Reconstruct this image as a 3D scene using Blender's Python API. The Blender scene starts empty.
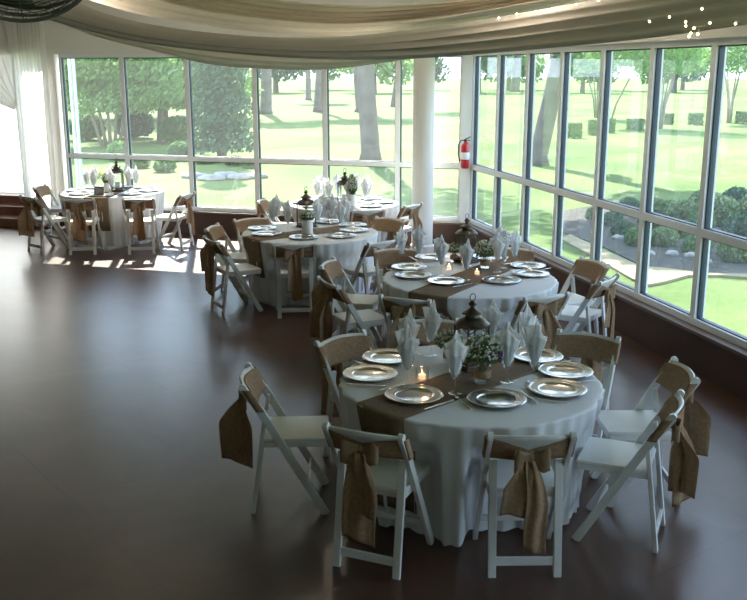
import bpy, bmesh, math, random
from mathutils import Vector, Matrix
S = bpy.context.scene
COL = S.collection
R = math.radians
rnd = random.Random(7)

# ------------------------------------------------------------------ camera
F, PITCH, H = 943.41, 0.2379, 2.5405
cam_data = bpy.data.cameras.new('camera')
cam_data.sensor_fit = 'HORIZONTAL'; cam_data.sensor_width = 36.0
cam_data.lens = F / 747 * 36
cam_data.clip_end = 600
cam = bpy.data.objects.new('camera', cam_data); COL.objects.link(cam)
cam.location = (0, 0, H); cam.rotation_euler = (math.pi / 2 - PITCH, 0, 0)
S.camera = cam
S.view_settings.view_transform = 'Standard'; S.view_settings.look = 'None'
S.view_settings.gamma = 1; S.view_settings.use_curve_mapping = False
S.view_settings.exposure = 1.0
# ------------------------------------------------------------------ sky and sun
W = bpy.data.worlds.new('sky'); S.world = W; W.use_nodes = True
wn = W.node_tree.nodes; wl = W.node_tree.links; wn.clear()
wo = wn.new('ShaderNodeOutputWorld'); bg = wn.new('ShaderNodeBackground')
tc = wn.new('ShaderNodeTexCoord'); sx = wn.new('ShaderNodeSeparateXYZ'); rp = wn.new('ShaderNodeValToRGB')
wl.new(tc.outputs['Generated'], sx.inputs[0]); wl.new(sx.outputs['Z'], rp.inputs[0])
rp.color_ramp.elements[0].color = (0.72, 0.85, 1.0, 1); rp.color_ramp.elements[0].position = 0.0
rp.color_ramp.elements[1].color = (0.45, 0.64, 1.0, 1); rp.color_ramp.elements[1].position = 0.6
wl.new(rp.outputs[0], bg.inputs['Color']); bg.inputs['Strength'].default_value = 2.4
wl.new(bg.outputs[0], wo.inputs[0])
sun_d = bpy.data.lights.new('sun', 'SUN'); sun_d.energy = 10.5; sun_d.angle = R(0.6); sun_d.color = (1.0, 0.95, 0.87)
sun = bpy.data.objects.new('sun', sun_d); COL.objects.link(sun)
sun_dir = Vector((0.16, -1.0, -0.88)).normalized()
sun.rotation_euler = sun_dir.to_track_quat('-Z', 'Y').to_euler(); sun.location = (0, 40, 40)
try:
    S.cycles.transparent_max_bounces = 24; S.cycles.caustics_reflective = False; S.cycles.caustics_refractive = False
    S.cycles.max_bounces = 10; S.cycles.diffuse_bounces = 6
except Exception: pass

# ------------------------------------------------------------------ helpers
def at(x, y, z):
    """ground point (world x, y at height z) that stands at a picture point"""
    u = (x - 373.5) / F; w = (y - 300) / F
    dy = math.cos(PITCH) - w * math.sin(PITCH); dz = -math.sin(PITCH) - w * math.cos(PITCH)
    t = (z - H) / dz
    return u * t, dy * t
def atY(x, y, Y):
    u = (x - 373.5) / F; w = (y - 300) / F
    dy = math.cos(PITCH) - w * math.sin(PITCH); dz = -math.sin(PITCH) - w * math.cos(PITCH)
    t = Y / dy
    return Vector((u * t, Y, H + dz * t))
MATS = {}
def mat(name, color, rough=0.5, metal=0.0, spec=0.5, noise=None, bump=None, transl=0.0, emit=None, coat=0.0):
    """noise=(scale, other colour, detail); bump=(scale, strength, kind)"""
    m = bpy.data.materials.new(name); m.use_nodes = True
    nt = m.node_tree; b = nt.nodes['Principled BSDF']; out = nt.nodes['Material Output']
    b.inputs['Base Color'].default_value = (*color, 1); b.inputs['Roughness'].default_value = rough
    b.inputs['Metallic'].default_value = metal; b.inputs['Specular IOR Level'].default_value = spec
    b.inputs['Coat Weight'].default_value = coat
    co = nt.nodes.new('ShaderNodeTexCoord')
    if noise:
        n = nt.nodes.new('ShaderNodeTexNoise'); n.inputs['Scale'].default_value = noise[0]
        n.inputs['Detail'].default_value = noise[2] if len(noise) > 2 else 4
        r = nt.nodes.new('ShaderNodeValToRGB'); r.color_ramp.elements[0].color = (*color, 1); r.color_ramp.elements[1].color = (*noise[1], 1)
        r.color_ramp.elements[0].position = 0.35; r.color_ramp.elements[1].position = 0.68
        nt.links.new(co.outputs['Object'], n.inputs['Vector']); nt.links.new(n.outputs['Fac'], r.inputs[0]); nt.links.new(r.outputs[0], b.inputs['Base Color'])
    if bump:
        if bump[2] == 'wave':
            t = nt.nodes.new('ShaderNodeTexWave'); t.inputs['Scale'].default_value = bump[0]; t.inputs['Distortion'].default_value = 2; o = t.outputs['Fac']
        else:
            t = nt.nodes.new('ShaderNodeTexNoise'); t.inputs['Scale'].default_value = bump[0]; o = t.outputs['Fac']
        nt.links.new(co.outputs['Object'], t.inputs['Vector'])
        bp = nt.nodes.new('ShaderNodeBump'); bp.inputs['Strength'].default_value = bump[1]; bp.inputs['Distance'].default_value = 0.01
        nt.links.new(o, bp.inputs['Height']); nt.links.new(bp.outputs[0], b.inputs['Normal'])
    if transl:
        tr = nt.nodes.new('ShaderNodeBsdfTranslucent'); mx = nt.nodes.new('ShaderNodeMixShader'); mx.inputs[0].default_value = transl
        if noise: nt.links.new(r.outputs[0], tr.inputs['Color'])
        else: tr.inputs['Color'].default_value = (*color, 1)
        nt.links.new(b.outputs[0], mx.inputs[1]); nt.links.new(tr.outputs[0], mx.inputs[2]); nt.links.new(mx.outputs[0], out.inputs[0])
    if emit:
        b.inputs['Emission Color'].default_value = (*emit[0], 1); b.inputs['Emission Strength'].default_value = emit[1]
    MATS[name] = m
    return m
def glass(name, tint, ior=1.5, rough=0.0, boost=1.0, dust=0.0):
    m = bpy.data.materials.new(name); m.use_nodes = True; nt = m.node_tree; nt.nodes.clear()
    o = nt.nodes.new('ShaderNodeOutputMaterial'); t = nt.nodes.new('ShaderNodeBsdfTransparent'); g = nt.nodes.new('ShaderNodeBsdfGlossy')
    lw = nt.nodes.new('ShaderNodeLayerWeight'); lw.inputs['Blend'].default_value = .5
    pw = nt.nodes.new('ShaderNodeMath'); pw.operation = 'POWER'; pw.inputs[1].default_value = 5; nt.links.new(lw.outputs['Facing'], pw.inputs[0])
    f0 = ((ior - 1) / (ior + 1)) ** 2
    fr = nt.nodes.new('ShaderNodeMath'); fr.operation = 'MULTIPLY_ADD'; fr.inputs[1].default_value = 1 - f0; fr.inputs[2].default_value = f0; nt.links.new(pw.outputs[0], fr.inputs[0]); mx = nt.nodes.new('ShaderNodeMixShader')
    mu = nt.nodes.new('ShaderNodeMath'); mu.operation = 'MULTIPLY'; mu.inputs[1].default_value = boost; mu.use_clamp = True
    t.inputs[0].default_value = (*tint, 1); g.inputs['Roughness'].default_value = rough
    nt.links.new(fr.outputs[0], mu.inputs[0]); nt.links.new(mu.outputs[0], mx.inputs[0]); nt.links.new(t.outputs[0], mx.inputs[1]); nt.links.new(g.outputs[0], mx.inputs[2]); nt.links.new(mx.outputs[0], o.inputs[0])
    if dust:
        df = nt.nodes.new('ShaderNodeBsdfTranslucent'); m2 = nt.nodes.new('ShaderNodeMixShader'); m2.inputs[0].default_value = dust; df.inputs[0].default_value = (1, 1, .97, 1)
        nt.links.new(mx.outputs[0], m2.inputs[1]); nt.links.new(df.outputs[0], m2.inputs[2]); nt.links.new(m2.outputs[0], o.inputs[0])
    MATS[name] = m; return m
def sheer(name, color, opacity, transl=0.5):
    m = bpy.data.materials.new(name); m.use_nodes = True; nt = m.node_tree; nt.nodes.clear()
    o = nt.nodes.new('ShaderNodeOutputMaterial'); t = nt.nodes.new('ShaderNodeBsdfTransparent'); d = nt.nodes.new('ShaderNodeBsdfDiffuse'); tr = nt.nodes.new('ShaderNodeBsdfTranslucent')
    a = nt.nodes.new('ShaderNodeMixShader'); b = nt.nodes.new('ShaderNodeMixShader'); a.inputs[0].default_value = transl; b.inputs[0].default_value = opacity
    d.inputs[0].default_value = (*color, 1); tr.inputs[0].default_value = (*color, 1)
    nt.links.new(d.outputs[0], a.inputs[1]); nt.links.new(tr.outputs[0], a.inputs[2]); nt.links.new(t.outputs[0], b.inputs[1]); nt.links.new(a.outputs[0], b.inputs[2]); nt.links.new(b.outputs[0], o.inputs[0])
    MATS[name] = m; return m

class MB:
    """collects shapes into one mesh"""
    def __init__(s): s.bm = bmesh.new()
    def box(s, c, size, M=None, bev=0.0):
        r = bmesh.ops.create_cube(s.bm, size=1.0); vs = r['verts']
        T = Matrix.Translation(Vector(c)) @ (M.to_4x4() if M else Matrix()) @ Matrix.Diagonal((*size, 1))
        bmesh.ops.transform(s.bm, matrix=T, verts=vs)
        if bev:
            es = list({e for v in vs for e in v.link_edges})
            bmesh.ops.bevel(s.bm, geom=es, offset=bev, segments=2, profile=0.6, affect='EDGES')
        return s
    def bar(s, a, b, w, d, side=(1, 0, 0), bev=0.0):
        """rectangular bar from a to b; w along side, d across"""
        a = Vector(a); b = Vector(b); z = (b - a); L = z.length; z.normalize(); x = Vector(side); x = (x - z * x.dot(z)).normalized(); y = z.cross(x)
        M = Matrix((x, y, z)).transposed()
        return s.box((a + b) / 2, (w, d, L), M, bev)
    def tube(s, pts, r, n=8, closed=False, caps=True):
        pts = [Vector(p) for p in pts]; rs = r if isinstance(r, (list, tuple)) else [r] * len(pts)
        rings = []; up = Vector((0, 0, 1)); N = len(pts)
        prev = None
        for i, p in enumerate(pts):
            if closed: t = pts[(i + 1) % N] - pts[i - 1]
            else: t = pts[min(i + 1, N - 1)] - pts[max(i - 1, 0)]
            t.normalize()
            if prev is None: x = t.cross(up) if abs(t.dot(up)) < .95 else t.cross(Vector((1, 0, 0)))
            else: x = prev - t * prev.dot(t)
            x.normalize(); prev = x; y = t.cross(x)
            rings.append([s.bm.verts.new(p + (x * math.cos(2 * math.pi * k / n) + y * math.sin(2 * math.pi * k / n)) * rs[i]) for k in range(n)])
        for i in range(N if closed else N - 1):
            a = rings[i]; b = rings[(i + 1) % N]
            for k in range(n): s.bm.faces.new((a[k], a[(k + 1) % n], b[(k + 1) % n], b[k]))
        if caps and not closed:
            s.bm.faces.new(rings[0][::-1]); s.bm.faces.new(rings[-1])
        return s
    def lathe(s, prof, n=32, c=(0, 0, 0), closed_top=False, closed_bottom=False, sx=1, sy=1):
        c = Vector(c); rings = []
        for r, z in prof:
            if r < 1e-6: rings.append([s.bm.verts.new(c + Vector((0, 0, z)))])
            else: rings.append([s.bm.verts.new(c + Vector((r * sx * math.cos(2 * math.pi * k / n), r * sy * math.sin(2 * math.pi * k / n), z))) for k in range(n)])
        for a, b in zip(rings, rings[1:]):
            for k in range(n):
                q = (k + 1) % n
                if len(a) == 1 and len(b) == 1: continue
                if len(a) == 1: s.bm.faces.new((a[0], b[q], b[k]))
                elif len(b) == 1: s.bm.faces.new((a[k], a[q], b[0]))
                else: s.bm.faces.new((a[k], a[q], b[q], b[k]))
        return s
    def grid(s, f, nu, nv, closeu=False):
        vs = [[s.bm.verts.new(f(i / (nu if closeu else nu - 1), j / (nv - 1))) for j in range(nv)] for i in range(nu)]
        for i in range(nu if closeu else nu - 1):
            for j in range(nv - 1):
                a = vs[i]; b = vs[(i + 1) % nu]
                s.bm.faces.new((a[j], b[j], b[j + 1], a[j + 1]))
        return s
    def build(s, name, m, parent=None, smooth=False, solid=0.0, sub=0):
        if smooth: bmesh.ops.remove_doubles(s.bm, verts=s.bm.verts, dist=1e-5)
        bmesh.ops.recalc_face_normals(s.bm, faces=s.bm.faces)
        me = bpy.data.meshes.new(name); s.bm.to_mesh(me); s.bm.free()
        if smooth:
            for p in me.polygons: p.use_smooth = True
        me.materials.append(m if not isinstance(m, str) else MATS[m])
        o = bpy.data.objects.new(name, me); COL.objects.link(o)
        if parent: o.parent = parent
        if smooth == 2:
            me.set_sharp_from_angle(angle=R(35))
        if solid:
            md = o.modifiers.new('solidify', 'SOLIDIFY'); md.thickness = solid; md.offset = 0
        if sub:
            md = o.modifiers.new('subsurf', 'SUBSURF'); md.levels = sub; md.render_levels = sub
        return o
def tag(o, label, cat, group=None, kind=None):
    if label: o['label'] = label
    if cat: o['category'] = cat
    if group: o['group'] = group
    if kind: o['kind'] = kind
    return o
def empty(name, loc=(0, 0, 0), rz=0.0):
    o = bpy.data.objects.new(name, None); COL.objects.link(o); o.location = loc; o.rotation_euler = (0, 0, rz); o.empty_display_size = .1
    return o
def copy_tree(o, parent=None):
    c = o.copy(); COL.objects.link(c)
    if parent: c.parent = parent
    for ch in list(o.children): copy_tree(ch, c)
    return c
used = set()
def take(proto):
    """the prototype itself the first time, then copies of it with all parts"""
    if proto.name in used: return copy_tree(proto)
    used.add(proto.name); return proto
def struct(o, label=None, cat=None):
    o['kind'] = 'structure'
    if label: o['label'] = label
    if cat: o['category'] = cat
    return o

# ------------------------------------------------------------------ materials
mat('white_paint', (.72, .73, .72), .38, noise=(9, (.64, .65, .63)))
mat('vinyl_white', (.74, .74, .72), .42)
mat('burlap', (.46, .315, .20), .95, spec=.1, noise=(55, (.34, .23, .14), 6), bump=(260, .35, 'noise'), transl=.28)
mat('burlap_dark', (.235, .17, .115), .95, spec=.1, noise=(48, (.18, .13, .085), 6), bump=(260, .35, 'noise'), transl=.12)
mat('runner', (.22, .165, .115), .95, spec=.1, noise=(60, (.17, .125, .085), 6), bump=(240, .3, 'noise'))
mat('cloth', (.78, .80, .82), .85, spec=.15, transl=.12, bump=(14, .15, 'noise'))
mat('napkin', (.93, .935, .94), .8, spec=.2, transl=.42)
mat('silver', (.60, .58, .57), .17, metal=.95)
mat('steel', (.6, .6, .6), .25, metal=1)
mat('bronze', (.075, .06, .045), .38, metal=.7, noise=(20, (.12, .10, .08)))
mat('frame_white', (.83, .85, .86), .4)
mat('gasket', (.03, .05, .08), .4)
mat('wall_paint', (.82, .80, .76), .8, noise=(2, (.84, .82, .78)))
mat('ceiling_paint', (.86, .84, .80), .9)
mat('wall_brown', (.085, .040, .026), .7, noise=(3, (.06, .032, .023), 8), bump=(40, .4, 'noise'))
mat('ledge_brown', (.16, .10, .075), .5, noise=(5, (.12, .08, .06)))
mat('step_wood', (.22, .085, .05), .4, noise=(4, (.11, .04, .022)))
mat('stage_floor', (.72, .72, .72), .35)
mat('green_leaf', (.12, .19, .06), .6, transl=.35, noise=(30, (.18, .27, .10)))
mat('bloom_white', (.78, .80, .74), .7, transl=.3)
mat('bloom_purple', (.16, .08, .17), .7)
mat('candle_wax', (.8, .62, .45), .5, emit=((1, .55, .28), .6))
mat('flame', (1, .7, .3), .5, emit=((1, .62, .25), 5))
mat('bulb_glow', (1, .9, .6), .4, emit=((1, .72, .32), 14))
mat('wire_grey', (.24, .25, .24), .4, metal=.4)
mat('fan_blade', (.12, .125, .12), .35, metal=.6)
mat('extinguisher_red', (.55, .02, .03), .3, coat=.4)
mat('paper', (.8, .8, .8), .6)
mat('black_rubber', (.02, .02, .02), .5)
mat('photo_print', (.55, .5, .45), .4, noise=(25, (.2, .2, .2)))
mat('bark', (.115, .095, .085), .95, noise=(2.2, (.20, .17, .15), 8), bump=(5, 1.0, 'noise'))
mat('bark_pale', (.22, .18, .14), .9, noise=(4, (.30, .26, .2)))
mat('leaf_bright', (.20, .36, .11), .6, transl=.45, noise=(.6, (.30, .44, .16)))
mat('leaf_mid', (.10, .21, .07), .6, transl=.4, noise=(.5, (.17, .28, .10)))
mat('leaf_dark', (.055, .12, .065), .7, transl=.25, noise=(.8, (.09, .17, .09)))
mat('leaf_hedge', (.19, .27, .12), .7, transl=.35, noise=(3, (.26, .34, .15)))
mat('yellow_leaf', (.55, .60, .08), .6, transl=.4)
mat('mulch', (.035, .03, .022), .95, noise=(7, (.07, .06, .045), 8))
mat('path_tan', (.30, .24, .13), .9, noise=(3, (.24, .19, .10)))
mat('stone', (.36, .34, .31), .9, noise=(4, (.22, .21, .2)))
mat('blue_trim', (.55, .66, .72), .5)
glass('pane_glass', (.955, .975, .955), 1.5, 0, 1.0, .017)
glass('goblet_glass', (.97, .98, .985), 1.45, .02, 1.3)
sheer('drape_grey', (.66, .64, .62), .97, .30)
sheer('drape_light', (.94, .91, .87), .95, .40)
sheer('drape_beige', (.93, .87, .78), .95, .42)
sheer('curtain_white', (.92, .91, .89), .97, .5)
sheer('backdrop_white', (.95, .95, .95), .96, .75)

# grass with mown colour patches
def grass_material():
    m = bpy.data.materials.new('lawn_grass'); m.use_nodes = True; nt = m.node_tree; b = nt.nodes['Principled BSDF']
    co = nt.nodes.new('ShaderNodeTexCoord')
    n1 = nt.nodes.new('ShaderNodeTexNoise'); n1.inputs['Scale'].default_value = .22; n1.inputs['Detail'].default_value = 5
    n2 = nt.nodes.new('ShaderNodeTexNoise'); n2.inputs['Scale'].default_value = 9; n2.inputs['Detail'].default_value = 6
    r1 = nt.nodes.new('ShaderNodeValToRGB'); r1.color_ramp.elements[0].position = .35; r1.color_ramp.elements[1].position = .7
    r1.color_ramp.elements[0].color = (.085, .145, .035, 1); r1.color_ramp.elements[1].color = (.19, .245, .075, 1)
    mx = nt.nodes.new('ShaderNodeMixRGB'); mx.blend_type = 'MULTIPLY'; mx.inputs[0].default_value = .6
    r2 = nt.nodes.new('ShaderNodeValToRGB'); r2.color_ramp.elements[0].color = (.55, .55, .55, 1); r2.color_ramp.elements[0].position = .3; r2.color_ramp.elements[1].position = .7
    for n in (n1, n2): nt.links.new(co.outputs['Object'], n.inputs['Vector'])
    nt.links.new(n1.outputs['Fac'], r1.inputs[0]); nt.links.new(n2.outputs['Fac'], r2.inputs[0])
    nt.links.new(r1.outputs[0], mx.inputs[1]); nt.links.new(r2.outputs[0], mx.inputs[2]); nt.links.new(mx.outputs[0], b.inputs['Base Color'])
    b.inputs['Roughness'].default_value = .9; b.inputs['Specular IOR Level'].default_value = .1
    MATS['lawn_grass'] = m
grass_material()
def floor_material():
    m = bpy.data.materials.new('stained_concrete'); m.use_nodes = True; nt = m.node_tree; b = nt.nodes['Principled BSDF']; L = nt.links
    co = nt.nodes.new('ShaderNodeTexCoord')
    n1 = nt.nodes.new('ShaderNodeTexNoise'); n1.inputs['Scale'].default_value = 1.1; n1.inputs['Detail'].default_value = 7; n1.inputs['Roughness'].default_value = .6; n1.inputs['Distortion'].default_value = .8
    r1 = nt.nodes.new('ShaderNodeValToRGB'); e = r1.color_ramp.elements
    e[0].position = .3; e[0].color = (.048, .020, .012, 1); e[1].position = .72; e[1].color = (.12, .055, .034, 1)
    L.new(co.outputs['Object'], n1.inputs['Vector']); L.new(n1.outputs['Fac'], r1.inputs[0])
    # saw cut lines on a turned square grid
    mp = nt.nodes.new('ShaderNodeMapping'); mp.inputs['Rotation'].default_value = (0, 0, R(52)); mp.inputs['Location'].default_value = (.35, .2, 0); mp.inputs['Scale'].default_value = (.72, .72, .72)
    sp = nt.nodes.new('ShaderNodeSeparateXYZ'); L.new(co.outputs['Object'], mp.inputs[0]); L.new(mp.outputs[0], sp.inputs[0])
    def line(sock):
        f = nt.nodes.new('ShaderNodeMath'); f.operation = 'FRACT'; L.new(sock, f.inputs[0])
        s = nt.nodes.new('ShaderNodeMath'); s.operation = 'SUBTRACT'; L.new(f.outputs[0], s.inputs[0]); s.inputs[1].default_value = .5
        a = nt.nodes.new('ShaderNodeMath'); a.operation = 'ABSOLUTE'; L.new(s.outputs[0], a.inputs[0])
        g = nt.nodes.new('ShaderNodeMath'); g.operation = 'LESS_THAN'; L.new(a.outputs[0], g.inputs[0]); g.inputs[1].default_value = .0035
        return g.outputs[0]
    mxx = nt.nodes.new('ShaderNodeMath'); mxx.operation = 'MAXIMUM'; L.new(line(sp.outputs[0]), mxx.inputs[0]); L.new(line(sp.outputs[1]), mxx.inputs[1])
    mix = nt.nodes.new('ShaderNodeMixRGB'); L.new(mxx.outputs[0], mix.inputs[0]); L.new(r1.outputs[0], mix.inputs[1]); mix.inputs[2].default_value = (.05, .028, .02, 1)
    L.new(mix.outputs[0], b.inputs['Base Color'])
    n2 = nt.nodes.new('ShaderNodeTexNoise'); n2.inputs['Scale'].default_value = 3.5; n2.inputs['Detail'].default_value = 6
    r2 = nt.nodes.new('ShaderNodeMapRange'); r2.inputs['To Min'].default_value = .28; r2.inputs['To Max'].default_value = .31; r2.clamp = True
    L.new(co.outputs['Object'], n2.inputs['Vector']); L.new(n2.outputs['Fac'], r2.inputs['Value']); L.new(r2.outputs[0], b.inputs['Roughness'])
    bp = nt.nodes.new('ShaderNodeBump'); bp.inputs['Strength'].default_value = .05; bp.inputs['Distance'].default_value = .01
    L.new(n2.outputs['Fac'], bp.inputs['Height']); L.new(bp.outputs[0], b.inputs['Normal'])
    b.inputs['Specular IOR Level'].default_value = .75
    MATS['stained_concrete'] = m
floor_material()

# ------------------------------------------------------------------ room shell
A = Vector((1.4274, 13.7834, 0))                       # corner between the two window walls
hR, hB = .2377, .2814
dR = Vector((math.sin(hR), -math.cos(hR), 0)); dB = Vector((-math.cos(hB), math.sin(hB), 0))
nR = Vector((-math.cos(hR), -math.sin(hR), 0)); nB = Vector((-math.sin(hB), -math.cos(hB), 0))   # inward normals
ZS, ZT, ZTOP, ZC = .407, 1.194, 2.773, 3.65
E_R = 17.0; E_B = 12.0
def PR(s, n=0, z=0): return A + dR * s + nR * n + Vector((0, 0, z))
def PB(s, n=0, z=0): return A + dB * s + nB * n + Vector((0, 0, z))
B_ = PR(E_R); D_ = PB(E_B)
def poly(name, pts, z0, z1, m):
    b = MB(); lo = [b.bm.verts.new((p[0], p[1], z0)) for p in pts]; hi = [b.bm.verts.new((p[0], p[1], z1)) for p in pts]
    b.bm.faces.new(lo); b.bm.faces.new(hi); n = len(pts)
    for i in range(n): b.bm.faces.new((lo[i], lo[(i + 1) % n], hi[(i + 1) % n], hi[i]))
    return b.build(name, m)
XL, YB = -10.2, -3.2
outline = [(A.x, A.y), (B_.x, B_.y), (B_.x, YB), (XL, YB), (XL, D_.y)]
struct(poly('floor', [PR(-.15, -.12)[:2], PR(E_R, -.12)[:2], (B_.x + .1, YB - .1), (XL - .1, YB - .1), (XL - .1, D_.y + .1), PB(E_B, -.12)[:2]], -.12, 0, 'stained_concrete'), 'brown stained polished concrete floor with saw cut lines')
struct(poly('ceiling', [PR(-.6, -.5)[:2], PR(E_R, -.5)[:2], (B_.x + .3, YB - .3), (XL - .3, YB - .3), (XL - .3, D_.y + .6), PB(E_B, -.5)[:2]], ZC, ZC + .15, 'ceiling_paint'))
def wallbox(name, P, d, n, s0, s1, z0, z1, off0, off1, m):
    a = P(s0); b = P(s1); c = (a + b) / 2 + n * ((off0 + off1) / 2) + Vector((0, 0, (z0 + z1) / 2))
    M = Matrix((d, n, Vector((0, 0, 1)))).transposed()
    bx = MB(); bx.box(c, (abs(s1 - s0), abs(off1 - off0), z1 - z0), M); return bx.build(name, m)
# low brown walls and ledges
struct(wallbox('wall_right', PR, dR, nR, -.02, E_R, 0, .345, -.12, .10, 'wall_brown'), 'low dark brown wall under the right hand windows')
struct(wallbox('trim_1', PR, dR, nR, -.02, E_R, .345, .375, -.12, .125, 'ledge_brown'), 'brown ledge on top of the low right wall')
struct(wallbox('wall_back', PB, dB, nB, -.02, 7.5, 0, .345, -.12, .08, 'wall_brown'), 'low reddish brown wall under the back windows')
struct(wallbox('trim_2', PB, dB, nB, -.02, 6.86, .345, .372, -.12, .10, 'ledge_brown'))
struct(wallbox('wall_right_upper', PR, dR, nR, -.05, E_R, ZTOP + .03, ZC, -.12, .08, 'wall_paint'))
struct(wallbox('wall_back_upper', PB, dB, nB, -.05, E_B, ZTOP + .03, ZC, -.12, .08, 'wall_paint'))
struct(wallbox('wall_back_pier', PB, dB, nB, 6.80, 7.02, .345, ZTOP + .03, -.12, .06, 'wall_paint'))
b = MB(); b.box(((B_.x + XL) / 2, YB, ZC / 2), (B_.x - XL + .2, .12, ZC)); struct(b.build('wall_rear', 'wall_paint'))
b = MB(); b.box((XL, (YB + D_.y) / 2, ZC / 2), (.12, D_.y - YB, ZC)); struct(b.build('wall_left', 'wall_paint'))
b = MB(); b.box((B_.x, (YB + B_.y) / 2, ZC / 2), (.12, abs(B_.y - YB) + .1, ZC)); struct(b.build('wall_rear_return', 'wall_paint'))
# corner post
b = MB()
b.box(PB(.075, -.01, (ZTOP + .372) / 2 + .02), (.13, .14, ZTOP - .372 + .04), Matrix((dB, nB, Vector((0, 0, 1)))).transposed(), .006)
struct(b.build('trim_3', 'frame_white'), 'white corner post between the two window walls')
wcount = 0
def window(P, d, n, s0, s1):
    """one bay: frame with transom, two panes, dark gaskets"""
    global wcount; wcount += 1
    M = Matrix((d, n, Vector((0, 0, 1)))).transposed()
    z0, z1 = .374, ZTOP + .045; w = .036; D = .10
    fr = MB()
    for s in (s0 + w / 2, s1 - w / 2): fr.box(P(s, -.03, (z0 + z1) / 2), (w, D, z1 - z0), M)
    mid = (s0 + s1) / 2; L = s1 - s0 - 2 * w
    fr.box(P(mid, -.03, z0 + .03), (L, D, .06), M); fr.box(P(mid, -.03, z1 - .035), (L, D, .07), M); fr.box(P(mid, -.03, ZT), (L, D, .07), M)
    fo = struct(fr.build('window_%d' % wcount, 'frame_white'))
    for za, zb in ((z0 + .06, ZT - .035), (ZT + .035, z1 - .07)):
        p = MB(); p.box(P(mid, -.03, (za + zb) / 2), (L, .005, zb - za), M); p.build('glass_pane', 'pane_glass', fo)
        g = MB()
        for s in (s0 + w + .006, s1 - w - .006): g.box(P(s, -.03, (za + zb) / 2), (.012, .05, zb - za), M)
        g.box(P(mid, -.03, za + .005), (L - .024, .05, .010), M); g.box(P(mid, -.03, zb - .006), (L - .024, .05, .012), M)
        g.build('gasket', 'gasket', fo)
back_s = [.145] + [1.1147 + 1.1267 * k for k in range(6)]
for a_, b_ in zip(back_s, back_s[1:]): window(PB, dB, nB, a_, b_)
for k in range(17): window(PR, dR, nR, .01 + .9841 * k, .01 + .9841 * (k + 1))
# round column in front of the back windows
b = MB(); b.lathe([(.0, 0), (.175, 0), (.175, .10), (.152, .13), (.148, ZC - .02), (0, ZC - .02)], 40, (.70, 13.42, 0))
struct(b.build('column', 'wall_paint', smooth=2), 'round white column in front of the back windows'); bpy.data.objects['column'].name = 'trim_4'
# stage at the far left behind the wall opening
def stage():
    M = Matrix((dB, nB, Vector((0, 0, 1)))).transposed()
    def blk(name, s0, s1, n0, n1, z0, z1, m):
        q = MB(); q.box(PB((s0 + s1) / 2, (n0 + n1) / 2, (z0 + z1) / 2), (s1 - s0, abs(n1 - n0), z1 - z0), M, .008); return q.build(name, m)
    st = struct(empty('stage_platform')); st['label'] = 'low stage with brown wooden steps behind the white curtain'
    def pb(*pts): return [PB(a_, b_)[:2] for a_, b_ in pts]
    parts = [blk('riser', 7.52, E_B, -.02, .30, 0, .15, 'step_wood'), blk('riser', 7.60, E_B, -.32, -.02, 0, .30, 'step_wood'), blk('tread', 7.80, E_B, -.60, -.32, 0, .44, 'step_wood'),
             poly('platform', pb((8.0, -.60), (E_B, -.60), (E_B, -3.6), (10.0, -3.6)), 0, .45, 'stage_floor')]
    for o in parts: o.parent = st
    struct(poly('wall_stage_side', pb((7.5, -.12), (7.58, -.12), (9.98, -3.6), (9.9, -3.6)), 0, ZC, 'wall_paint'))
    struct(blk('wall_stage_end', E_B, E_B + .1, -3.6, 0, 0, ZC, 'wall_paint')); struct(poly('ceiling_stage', pb((7.5, -.5), (E_B + .1, -.5), (E_B + .1, -3.7), (9.9, -3.7)), ZC, ZC + .1, 'ceiling_paint'))
stage()
b = MB()
b.grid(lambda u, v: PB(9.86 + u * 2.1, -3.35 + .05 * math.sin(u * 50) + .02 * math.sin(u * 21 + 1), .46 + v * (ZC - .5)), 160, 3)
tag(b.build('backdrop_curtain', 'backdrop_white', smooth=True), 'bright white sheer backdrop across the back of the stage', 'curtain')

# ------------------------------------------------------------------ curtains beside the stage
def pleated(s0, s1, z0, z1, n0, amp, k, name, m, narrow=0.0, seed=0):
    q = MB()
    def f(u, v):
        z = z0 + v * (z1 - z0); sq = 1 - narrow * (1 - v)
        s = (s0 + s1) / 2 + (u - .5) * (s1 - s0) * sq
        return PB(s, n0 + amp * math.sin(u * k + seed) * (1 + .3 * math.sin(u * 13 + v * 2)) + .01 * math.sin(v * 9 + u * 30), z)
    q.grid(f, 120, 24); return q.build(name, m, smooth=True)
tag(pleated(6.86, 7.52, .02, ZC - .03, .17, .035, 62, 'stage_curtain', 'curtain_white'), 'long white pleated curtain hanging between stage and back windows', 'curtain')
q = MB()
def swagf(u, v):
    # top edge along the ceiling, gathered towards the tie point on the long curtain
    top = PB(7.5 + u * 2.6, .12 + .03 * math.sin(u * 60), ZC - .25)
    tie = PB(7.44 + .06 * u, .22 + .02 * math.sin(u * 30), 2.02 - .10 * u)
    w = v ** (.85 + .5 * u)
    p = top.lerp(tie, w); p.z -= .35 * u * math.sin(math.pi * v) * .8
    return p + nB * (.035 * math.sin(u * 55 + v * 2) * (1 - v * .6))
q.grid(swagf, 100, 30)
tag(q.build('swag_curtain', 'curtain_white', smooth=True), 'sheer white curtain swept diagonally to the long curtain by the stage', 'curtain')

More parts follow.
